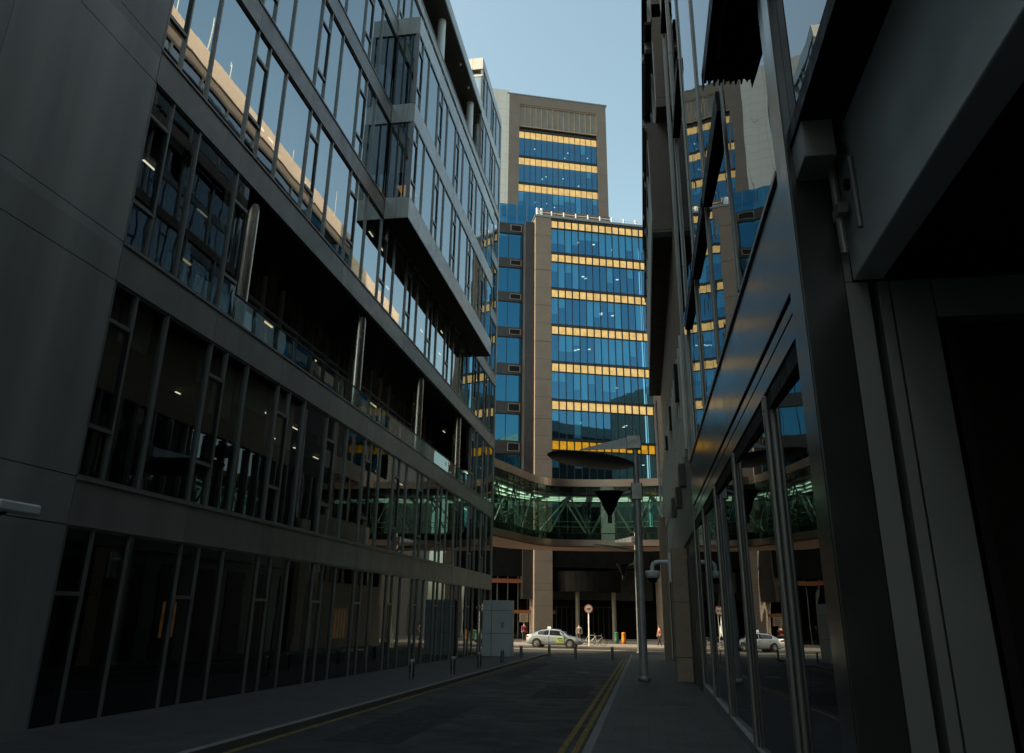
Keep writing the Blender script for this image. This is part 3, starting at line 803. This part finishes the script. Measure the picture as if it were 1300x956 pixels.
def ribbon(mb, z0, z1, off, off2, n=N, s0=0, s1=None):
    s1 = L[-1] if s1 is None else s1
    P = [bpt(s0+(s1-s0)*i/n, off) for i in range(n+1)]; Q = [bpt(s0+(s1-s0)*i/n, off2) for i in range(n+1)]
    vs = []
    for p, q in zip(P, Q): vs += [(p.x, p.y, z0), (p.x, p.y, z1), (q.x, q.y, z1), (q.x, q.y, z0)]
    fs = [(0, 1, 2, 3), (4*n+3, 4*n+2, 4*n+1, 4*n)]
    for i in range(n):
        for j in range(4): fs.append((4*i+j, 4*i+(j+1) % 4, 4*i+4+(j+1) % 4, 4*i+4+j))
    return mb.add(vs, fs)
ribbon(MB(), 11.22, 11.8, .12, -.1).build('roof_band', bridgeband, br)
ribbon(MB(), 6.62, 7.08, .12, -.1).build('deck_band', bridgeband, br)
ribbon(MB(), 11.6, 11.7, -.1, -3.6).build('roof', band, br)
ribbon(MB(), 7.3, 7.45, -.1, -3.6).build('deck', slab, br)
ribbon(MB(), 6.5, 6.6, .05, -3.7).build('soffit', soffw, br)
ribbon(MB(), 10.5, 10.56, -.3, -3.5).build('ceiling', truss, br)
gm = MB(); S = L[-1]; NP = 20
for off in (0, -3.6):
    for i in range(NP):
        a, b = bpt(S*i/NP, off), bpt(S*(i+1)/NP, off)
        gm.quad((a.x, a.y, 7.08), (b.x, b.y, 7.08), (b.x, b.y, 11.22), (a.x, a.y, 11.22))
go = gm.build('glazing', gl_bridge, br)
mu = MB()
for off in (0.02, -3.6):
    for i in range(NP+1):
        a = bpt(S*i/NP, off); mu.tube((a.x, a.y, 7.08), (a.x, a.y, 11.22), .028, n=6)
ribbon(mu, 10.62, 10.70, .03, -.03); ribbon(mu, 7.55, 7.62, .03, -.03)
mu.build('mullions', framed, go)
ribbon(MB(), 10.72, 11.2, -.04, -.06).build('upper_panel', surf('tinted_upper_panel', (.10, .085, .08), .2, .5, .6, .7), br)
ribbon(MB(), 7.1, 7.54, -.04, -.06).build('lower_panel', surf('tinted_lower_panel', (.02, .035, .035), .15, .3, .3, .7), br)
for off in (-.5, -3.2):
    NT = 7
    for i in range(NT):
        a, b, c_ = bpt(S*i/NT, off), bpt(S*(i+1)/NT, off), bpt(S*(i+.5)/NT, off)
        MB().tube((a.x, a.y, 7.5), (c_.x, c_.y, 10.5), .06, n=10).tube((c_.x, c_.y, 10.5), (b.x, b.y, 7.5), .06, n=10).build('truss_diagonal', truss, br)
rl = MB(); 
for z in (8.1, 8.5): 
    for off in (-.35,):
        pts = [bpt(S*i/40, off) for i in range(41)]
        for a, b in zip(pts[:-1], pts[1:]): rl.tube((a.x, a.y, z), (b.x, b.y, z), .025, n=6)
rl.build('handrail', truss, br)
cl = MB()
for off in (-1.0, -1.9, -2.8):
    for i in range(14):
        a, b = bpt(S*(i+.15)/14, off), bpt(S*(i+.85)/14, off)
        d = (b-a).normalized(); n_ = Vector((-d.y, d.x, 0))*.11
        cl.add([(a.x-n_.x, a.y-n_.y, 10.44), (b.x-n_.x, b.y-n_.y, 10.44), (b.x+n_.x, b.y+n_.y, 10.44), (a.x+n_.x, a.y+n_.y, 10.44)], [(0, 1, 2, 3)])
cl.build('ceiling_light', cool, br)

# ------------------------------------------------------------------ street furniture
def bollard():
    t = lthing('bollard', '', 'bollard', 'steel bollards along the street')
    MB().tube((0, 0, 0), (0, 0, .5), .085, n=24, caps=False).build('post', surf('bollard_steel', (.3, .3, .29), .3, .95, .08, 2), t)
    MB().lathe([(.085, .5), (.088, .52), (.088, .56), (.07, .585), (0, .59)]).build('cap', steeld, t)
    return t
BL = [(-7.35, 25.6, 'steel bollard nearest the camera in the left kerb row'), (-6.72, 28.6, 'steel bollard on the left pavement, second from the camera in the kerb row'),
      (-6.75, 33.4, 'steel bollard on the left pavement, third from the camera, left of the grey cabinet'), (-6.65, 38.3, 'steel bollard by the kerb just in front of the grey cabinet'),
      (-6.7, 44.6, 'steel bollard by the kerb at the right corner of the grey cabinet'), (-5.75, 49.6, 'bollard across the street mouth below the rear wheel of the taxi'),
      (-4.05, 48.2, 'bollard across the street mouth below the front of the taxi'), (-1.9, 47.6, 'dark bollard across the street mouth between the taxi and lamp post')]
b0_ = bollard()
for i, (x, y, lab) in enumerate(BL):
    o = b0_ if i == 0 else copy_tree(b0_)
    place(o, (x, y, gz(y)+(.06 if x < -6.1 else -.04))); o['label'] = lab
    if i > 4: o.scale = (1, 1, 1.15)

def street_lamp(label):
    t = lthing('street_lamp', label, 'street lamp', 'mirror disc street lamps')
    pl = MB().tube((0, 0, 0), (0, 0, 5.95), .145, .125, n=24, caps=False).tube((0, 0, 6.5), (0, 0, 8.15), .105, .10, n=24).lathe([(.0, .0), (.2, .0), (.2, .12), (.15, .16)])
    pl.build('pole', steeld, t)
    MB().box(-.2, .2, -.16, .16, 5.9, 6.5).build('junction_box', frame, t, bevel=.03)
    MB().box(-.30, .22, -.16, .16, 7.72, 8.2).build('top_box', frame, t, bevel=.02)
    MB().tube((.0, 0, 8.2), (.0, 0, 8.45), .07, .05, n=10).build('finial', steeld, t)
    a = MB().add([(-.30, -.05, 7.76), (-.30, .05, 7.76), (-.30, .05, 8.16), (-.30, -.05, 8.16), (-2.0, -.02, 7.72), (-2.0, .02, 7.72), (-2.0, .02, 7.76), (-2.0, -.02, 7.76)],
                 [(0, 1, 2, 3), (7, 6, 5, 4), (0, 4, 5, 1), (1, 5, 6, 2), (2, 6, 7, 3), (3, 7, 4, 0)])
    ao = a.build('arm', kioskm, t)
    s = MB()
    for k in range(5): s.box(-.5-.28*k-.008, -.5-.28*k+.008, -.054, .054, 7.77, 8.1-.055*k)
    s.build('arm_rib', steeld, ao)
    Md = Matrix.Translation((-1.62, 0, 7.36)) @ Matrix.Rotation(R(7), 4, 'Y')
    d = MB(Md).lathe([(0, .10), (.9, .09), (1.4, .05), (1.6, 0), (1.5, -.06), (.9, -.16), (0, -.22)], n=48)
    d.build('reflector_disc', surf('lamp_dark_metal', (.09, .09, .085), .45, .2, .15, 3), t)
    MB().tube((-.2, 0, 6.2), (-.7, 0, 6.05), .06, n=12).build('bracket', steeld, t)
    MB().lathe([(0, 5.35), (.07, 5.36), (.27, 5.75), (.30, 5.85), (.5, 6.17), (.52, 6.19), (.3, 6.21), (0, 6.2)], (-.98, 0), 32).build('lamp_cone', black, t)
    MB().tube((-.98, 0, 5.1), (-.98, 0, 5.4), .08, n=12).build('lamp_stem', spand, t)
    return t
l1 = street_lamp('tall grey lamp post with dark disc and cone lamp near the right kerb'); place(l1, (-.09, 28, gz(28)+.06))
l2 = copy_tree(l1); place(l2, (-.45, 60, gz(60)-.1)); l2['label'] = 'farther lamp post mostly hidden behind the near one, under the bridge'
l2['group'] = 'mirror disc street lamps'

# CCTV dome on the pilaster
cc = thing('dome_camera', (.95, 28.6, 3.3), 'white dome security camera on a bent arm on the stone pilaster', 'security camera')
MB().box(.90, .99, 28.35, 28.75, 2.75, 3.75).build('mounting_plate', white, cc, bevel=.02)
MB().path([(.9, 28.55, 3.45), (.62, 28.55, 3.45), (.42, 28.55, 3.42), (.34, 28.55, 3.33), (.33, 28.55, 3.1)], .07, 16).build('arm', white, cc)
MB().lathe([(0, 3.16), (.22, 3.15), (.25, 3.10), (.25, 2.92), (.2, 2.9)], (.33, 28.55), 28).build('housing', white, cc)
MB().lathe([(.19, 2.9), (.18, 2.83), (.12, 2.74), (0, 2.7)], (.33, 28.55), 24).build('dome', carglass, cc)
# bullet camera on the blank wall at the left edge
bc = thing('bullet_camera', (-9.5, 10.5, 3.3), 'white box security camera on the blank grey wall at the left edge', 'security camera')
MB().box(-9.42, -9.2, 10.0, 10.83, 3.04, 3.2).build('housing', white, bc, bevel=.03)
MB().box(-9.74, -9.6, 10.2, 10.35, 2.85, 3.05).tube((-9.62, 10.28, 2.95), (-9.32, 10.28, 3.04), .03, n=10).build('bracket', black, bc)
# cabinet
kx = thing('utility_cabinet', (-8.1, 45.4, -.65), 'tall pale grey panelled cabinet at the end of the left pavement', 'cabinet')
k = MB()
for x0, x1 in ((-8.95, -8.45), (-8.43, -7.33)):
    for z0, z1 in ((-.62, .55), (.57, 1.75), (1.77, 2.3)): k.box(x0, x1, 44.9, 45.9, z0, z1)
k.build('door_panel', kioskm, kx, bevel=.006)
MB().box(-8.93, -7.35, 44.92, 45.88, -.66, 2.28).build('carcass', spand, kx)
MB().box(-7.9, -7.72, 44.88, 44.899, .85, 1.15).build('label_plate', stone_t, kx)
# road sign
sg = thing('road_sign', (-4.9, 72.9, gz(73)), 'round red and white road sign on a white pole beyond the taxi', 'road sign')
MB().tube((-4.9, 72.9, gz(73)), (-4.9, 72.9, 1.95), .06, n=14).build('pole', white, sg)
d = MB().tube((-4.9, 72.84, 2.02), (-4.9, 72.80, 2.02), .38, n=32); do = d.build('disc', red, sg)
MB().tube((-4.9, 72.797, 2.02), (-4.9, 72.79, 2.02), .30, n=32).build('face', signw, do)
MB().box(-5.08, -4.72, 72.775, 72.788, 1.96, 2.08).box(-4.96, -4.84, 72.774, 72.787, 1.9, 1.955).build('symbol', signd, do)

# ------------------------------------------------------------------ taxi
def taxi():
    t = lthing('taxi', 'silver saloon taxi with roof sign and yellow door sticker, driving right at the street end', 'car')
    # x forward, stations: x, half width, bottom, belt, roof, roof half width
    S_ = [(-2.38, .62, .42, .82, .86, .5), (-2.33, .80, .34, .96, .99, .6), (-2.1, .88, .27, 1.02, 1.06, .66), (-1.8, .9, .22, 1.02, 1.13, .64), (-1.45, .91, .20, 1.0, 1.28, .60), (-1.05, .91, .20, .98, 1.40, .58),
          (-.6, .91, .20, .96, 1.46, .58), (0, .91, .20, .94, 1.47, .59), (.45, .91, .20, .92, 1.43, .59), (.85, .91, .20, .91, 1.26, .62), (1.2, .90, .20, .9, 1.02, .68), (1.35, .90, .20, .88, .94, .7), (1.8, .88, .22, .82, .87, .66), (2.15, .82, .25, .72, .77, .6), (2.33, .70, .30, .58, .64, .52), (2.4, .55, .36, .5, .54, .4)]
    vs = []; m = 0
    for x, w_, zb, zm, zr, rw in S_:
        half = [(0, zb), (w_*.85, zb), (w_*.97, zb+.10), (w_, zb+(zm-zb)*.5), (w_*.98, zm-.05), (w_*.93, zm), (rw, zr-.05), (rw*.8, zr-.01), (0, zr)]
        ring = [(x, y, z) for y, z in half]+[(x, -y, z) for y, z in half[-2:0:-1]]
        m = len(ring); vs += ring
    fs = [tuple(range(m)), tuple(range(len(vs)-1, len(vs)-m-1, -1))]
    for i in range(len(S_)-1):
        for j in range(m): fs.append((i*m+j, i*m+(j+1) % m, (i+1)*m+(j+1) % m, (i+1)*m+j))
    body = MB().add(vs, fs, True).build('body', paint, t, keep=True)
    def side(x, f):   # point on the glass plane at station x, f from belt to roof
        for a, b in zip(S_[:-1], S_[1:]):
            if a[0] <= x <= b[0]:
                q = (x-a[0])/(b[0]-a[0]); w_, zm, zr, rw = [a[i]+(b[i]-a[i])*q for i in (1, 3, 4, 5)]
                return (w_*.93+(rw-w_*.93)*f+.012, zm+(zr-.05-zm)*f)
    for sgn in (1, -1):
        for (a, b) in ((-1.35, -.42), (-.34, .98)):
            g = MB(); xs = [a+(b-a)*i/8 for i in range(9)]
            up = []; lo = []
            for x in xs:
                y0, z0 = side(x, .08); y1, z1 = side(x, .88); lo.append((x, sgn*y0, z0)); up.append((x, sgn*y1, z1))
            v_ = lo+up
            g.add(v_, [(i, i+1, 10+i, 9+i) for i in range(8)]); g.build('side_window', carglass, t, keep=True)
        for x in (-1.42, 1.42):
            MB().tube((x, sgn*.895, .34), (x, sgn*.925, .34), .40, n=28).build('wheel_arch', black, t, keep=True)
            w = MB().tube((x, sgn*.75, .33), (x, sgn*.94, .33), .33, n=28).build('wheel', tyre, t, keep=True)
            rm = MB().tube((x, sgn*.941, .33), (x, sgn*.95, .33), .22, n=24)
            for k in range(5):
                a = 2*math.pi*k/5; rm.tube((x, sgn*.952, .33), (x+.2*math.cos(a), sgn*.958, .33+.2*math.sin(a)), .03, n=6)
            rm.build('rim', frame, w, keep=True); 
        MB().box(-2.36, -2.12, sgn*.62, sgn*.875, .78, .94).build('tail_light', tail, t, keep=True)
        MB().box(2.05, 2.30, sgn*.5, sgn*.80, .58, .70).build('headlight', headm, t, keep=True)
        MB().box(.78, .92, sgn*.90, sgn*1.06, .92, 1.04).build('mirror', paint, t, keep=True)
        for x in (-.38, .95): MB().box(x-.008, x+.008, sgn*.905, sgn*.918, .3, .92).build('door_gap', black, t, keep=True)
        MB().box(.3, .9, sgn*.905, sgn*.922, .42, .86).build('door_sticker', decal, t, keep=True)
        MB().box(.36, .82, sgn*.915, sgn*.926, .66, .78).box(.44, .86, sgn*.915, sgn*.926, .5, .6).build('sticker_mark', greenp, t, keep=True)
    r = MB().add([(-1.75, -.52, 1.16), (-1.75, .52, 1.16), (-1.1, .48, 1.405), (-1.1, -.48, 1.405)], [(0, 1, 2, 3)]); r.build('rear_window', carglass, t, keep=True)
    r = MB().add([(1.22, -.6, 1.03), (1.22, .6, 1.03), (.56, .52, 1.41), (.56, -.52, 1.41)], [(0, 1, 2, 3)]); r.build('windscreen', carglass, t, keep=True)
    MB().box(-.62, -.42, -.28, .28, 1.47, 1.64).build('roof_sign', glow('lit_taxi_sign', (1, .93, .75), .5, .1), t, bevel=.03, keep=True)
    return t
tx = taxi(); place(tx, (-7.55, 69.6, gz(69.6)-.03), R(-5))

# ------------------------------------------------------------------ bicycle
def bicycle(label):
    t = lthing('bicycle', label, 'bicycle')
    for x in (-.52, .52):
        w = MB().torus((x, 0, .34), .33, .018).build('wheel', tyre, t, keep=True)
        s = MB()
        for k in range(10): a = math.pi*k/10; s.tube((x-.32*math.cos(a), 0, .34-.32*math.sin(a)), (x+.32*math.cos(a), 0, .34+.32*math.sin(a)), .003, n=4)
        s.build('spokes', frame, w, keep=True)
    f = MB(); P = dict(bb=(-.08, 0, .3), st=(-.2, 0, .82), hd=(.36, 0, .82), hb=(.40, 0, .68), ra=(-.52, 0, .34), fa=(.52, 0, .34))
    for a, b in (('bb', 'st'), ('st', 'hd'), ('bb', 'hb'), ('bb', 'ra'), ('st', 'ra'), ('hd', 'hb'), ('hb', 'fa')): f.tube(P[a], P[b], .017, n=8)
    f.build('frame', steeld, t, keep=True)
    MB().path([(.36, 0, .82), (.34, 0, .98), (.36, .26, 1.0)], .013, 8).path([(.34, 0, .98), (.36, -.26, 1.0)], .013, 8).build('handlebar', frame, t, keep=True)
    MB().tube((-.2, 0, .82), (-.23, 0, .94), .012).box(-.36, -.1, -.07, .07, .94, .98).build('saddle', black, t, bevel=.02, keep=True)
    return t
bk = bicycle('bicycle parked just right of the round road sign'); place(bk, (-4.2, 73.6, gz(74)+.06), R(8))
bk2 = copy_tree(bk); place(bk2, (-4.9, 75.2, gz(75)+.06), R(-6)); bk2['label'] = 'second bicycle behind the sign pole, nearer the tower'

for nm, m_, x, y, lab in (('barrel', orangep, -2.05, 80.0, 'upright orange barrel on the far pavement left of the lamp posts'), ('litter_bin', greenp, -2.75, 80.4, 'small green bin next to the orange barrel')):
    o = thing(nm, (x, y, gz(80)+.06), lab, nm.replace('_', ' '))
    z = gz(80)+.06
    MB().lathe([(0, z), (.21, z), (.2, z+.35), (.19, z+.9), (.21, z+.92), (.16, z+1.0), (0, z+1.02)], (x, y), 20).build('body', m_, o)

# ------------------------------------------------------------------ people
def person(label, top, legs, pose=0, hairc=(.02, .015, .01)):
    t = lthing('person', label, 'person')
    def skinned(name, joints, edges, mat, parent, sub=2):
        me = bpy.data.meshes.new(name); me.from_pydata([j[0] for j in joints], edges, []); me.update(); me.materials.append(mat)
        o = bpy.data.objects.new(name, me); COL.objects.link(o); o.parent = parent; WO[o.name] = Vector((0, 0, 0))
        sk = o.modifiers.new('skin', 'SKIN')
        for i, j in enumerate(joints):
            me.skin_vertices[0].data[i].radius = j[1] if isinstance(j[1], tuple) else (j[1], j[1])
        me.skin_vertices[0].data[0].use_root = True
        s = o.modifiers.new('sub', 'SUBSURF'); s.levels = sub; s.render_levels = sub
        dg = bpy.context.evaluated_depsgraph_get(); ev = o.evaluated_get(dg)
        nm = bpy.data.meshes.new_from_object(ev); o.modifiers.clear(); o.data = nm
        nm.materials.clear(); nm.materials.append(mat)
        for p in nm.polygons: p.use_smooth = True
        return o
    st = .22 if pose else .05       # stride
    J = [((0, 0, .95), (.15, .11)), ((0, 0, 1.15), (.13, .10)), ((0, 0, 1.38), (.16, .11)), ((0, 0, 1.48), .06), ((0, 0, 1.55), .055), ((.01, 0, 1.64), (.075, .09)), ((.01, 0, 1.72), (.07, .08)),
         ((0, .19, 1.42), .055), ((-st*.3, .25, 1.15), .042), ((.04, .26, .92), .033), ((.07, .26, .83), .035),
         ((0, -.19, 1.42), .055), ((st*.3, -.25, 1.15), .042), ((.12 if pose else .04, -.26, .93), .033), ((.16 if pose else .07, -.26, .85), .035),
         ((0, .09, .88), .085), ((st*.6, .10, .48), .06), ((st, .10, .09), .04), ((st+.13, .11, .035), .035),
         ((0, -.09, .88), .085), ((-st*.2, -.10, .48), .06), ((-st, -.10, .09), .04), ((-st+.13, -.11, .035), .035)]
    E_ = [(0, 1), (1, 2), (2, 3), (3, 4), (4, 5), (5, 6), (2, 7), (7, 8), (8, 9), (9, 10), (2, 11), (11, 12), (12, 13), (13, 14), (0, 15), (15, 16), (16, 17), (17, 18), (0, 19), (19, 20), (20, 21), (21, 22)]
    b = skinned('body', J, E_, skin, t)
    def wear(name, idx, grow, mat):
        mp = {i: k for k, i in enumerate(idx)}
        jj = []
        for i in idx:
            r_ = J[i][1]; r_ = r_ if isinstance(r_, tuple) else (r_, r_); jj.append((J[i][0], (r_[0]+grow, r_[1]+grow)))
        skinned(name, jj, [(mp[a], mp[c_]) for a, c_ in E_ if a in mp and c_ in mp], mat, t)
    wear('coat', [0, 1, 2, 7, 8, 9, 11, 12, 13], .018, top)
    wear('trousers', [0, 15, 16, 17, 19, 20, 21], .014, legs)
    MB().lathe([(.055, 1.60), (.10, 1.64), (.105, 1.72), (.08, 1.79), (0, 1.815)], (-.015, 0), 16).build('hair', surf('hair', hairc, .8), t, keep=True)
    MB().box(.075, .12, -.012, .012, 1.64, 1.675).build('nose', skin, t, keep=True)
    return t
cA = surf('brown_coat', (.22, .08, .05), .8); cB = surf('black_trousers', (.02, .02, .025), .8); cC = surf('red_top', (.2, .012, .03), .8); cD = surf('grey_coat', (.16, .15, .15), .8)
place(person('person in reddish coat walking at the right end of the far pavement', cA, cB, 1, (.12, .05, .02)), (1.25, 74.5, gz(74.5)+.06), R(200))
place(person('person in red top standing by the stone column behind the taxi', cC, cB, 0), (-11.6, 79.0, gz(79)+.06), R(-60))
place(person('person in grey coat standing between the taxi bonnet and the sign', cD, cB, 0), (-6.1, 77.0, gz(77)+.06), R(-90))
q = bpt(S*.52, -1.5); place(person('dark figure standing inside the bridge, left one of the pair', cB, cB, 0), (q.x, q.y, 7.45), R(-100))
q = bpt(S*.56, -1.7); place(person('dark figure walking inside the bridge, right one of the pair', cB, cB, 1), (q.x, q.y, 7.45), R(10))

# ------------------------------------------------------------------ camera
cam = bpy.data.cameras.new('camera'); co = bpy.data.objects.new('camera', cam); COL.objects.link(co)
f = 976.
cam.sensor_fit = 'HORIZONTAL'; cam.sensor_width = 36; cam.lens = 36*f/1300
cam.shift_x = 0; cam.shift_y = -(478-433)/1300
cam.clip_start = .05; cam.clip_end = 4000
D = Vector((168, -345, -f)).normalized(); U = Vector((40, 2783, -f)); U = (U-D*U.dot(D)).normalized(); X = D.cross(U)
M = Matrix.Identity(4)
for i, r_ in enumerate((X, D, U)):
    for j in range(3): M[i][j] = r_[j]
M[2][3] = 1.75
co.matrix_world = M
scene.camera = co

# ------------------------------------------------------------------ light
EL, AZ = 36.5, None
sd_ = Vector((-.955, -.30, 0)).normalized()*math.cos(R(EL)); sd_.z = math.sin(R(EL))
w = bpy.data.worlds.new('World'); scene.world = w; w.use_nodes = True
nt = w.node_tree
sky = nt.nodes.new('ShaderNodeTexSky'); sky.sky_type = 'NISHITA'; sky.sun_disc = False
sky.sun_elevation = R(EL); sky.sun_rotation = math.atan2(sd_.x, sd_.y)
sky.air_density = 1.0; sky.dust_density = 3.0; sky.ozone_density = 1.0; sky.altitude = 50
bg = nt.nodes['Background']; bg.inputs['Strength'].default_value = .15
tint = nt.nodes.new('ShaderNodeMix'); tint.data_type = 'RGBA'; tint.blend_type = 'MULTIPLY'; tint.inputs[0].default_value = 1
tint.inputs[7].default_value = (.92, .92, .69, 1)           # white balance of the sky
nt.links.new(sky.outputs[0], tint.inputs[6]); nt.links.new(tint.outputs[2], bg.inputs['Color'])
s = bpy.data.lights.new('sun', 'SUN'); s.energy = 2.2; s.angle = R(.5); s.color = (1, .80, .58)
so = bpy.data.objects.new('sun', s); COL.objects.link(so); so.rotation_euler = sd_.to_track_quat('Z', 'Y').to_euler(); so.location = (-30, 0, 60)
scene.view_settings.view_transform = 'Standard'; scene.view_settings.look = 'None'
scene.view_settings.gamma = 1; scene.view_settings.exposure = 1.4
scene.cycles.transparent_max_bounces = 12; scene.cycles.max_bounces = 7; scene.cycles.glossy_bounces = 5
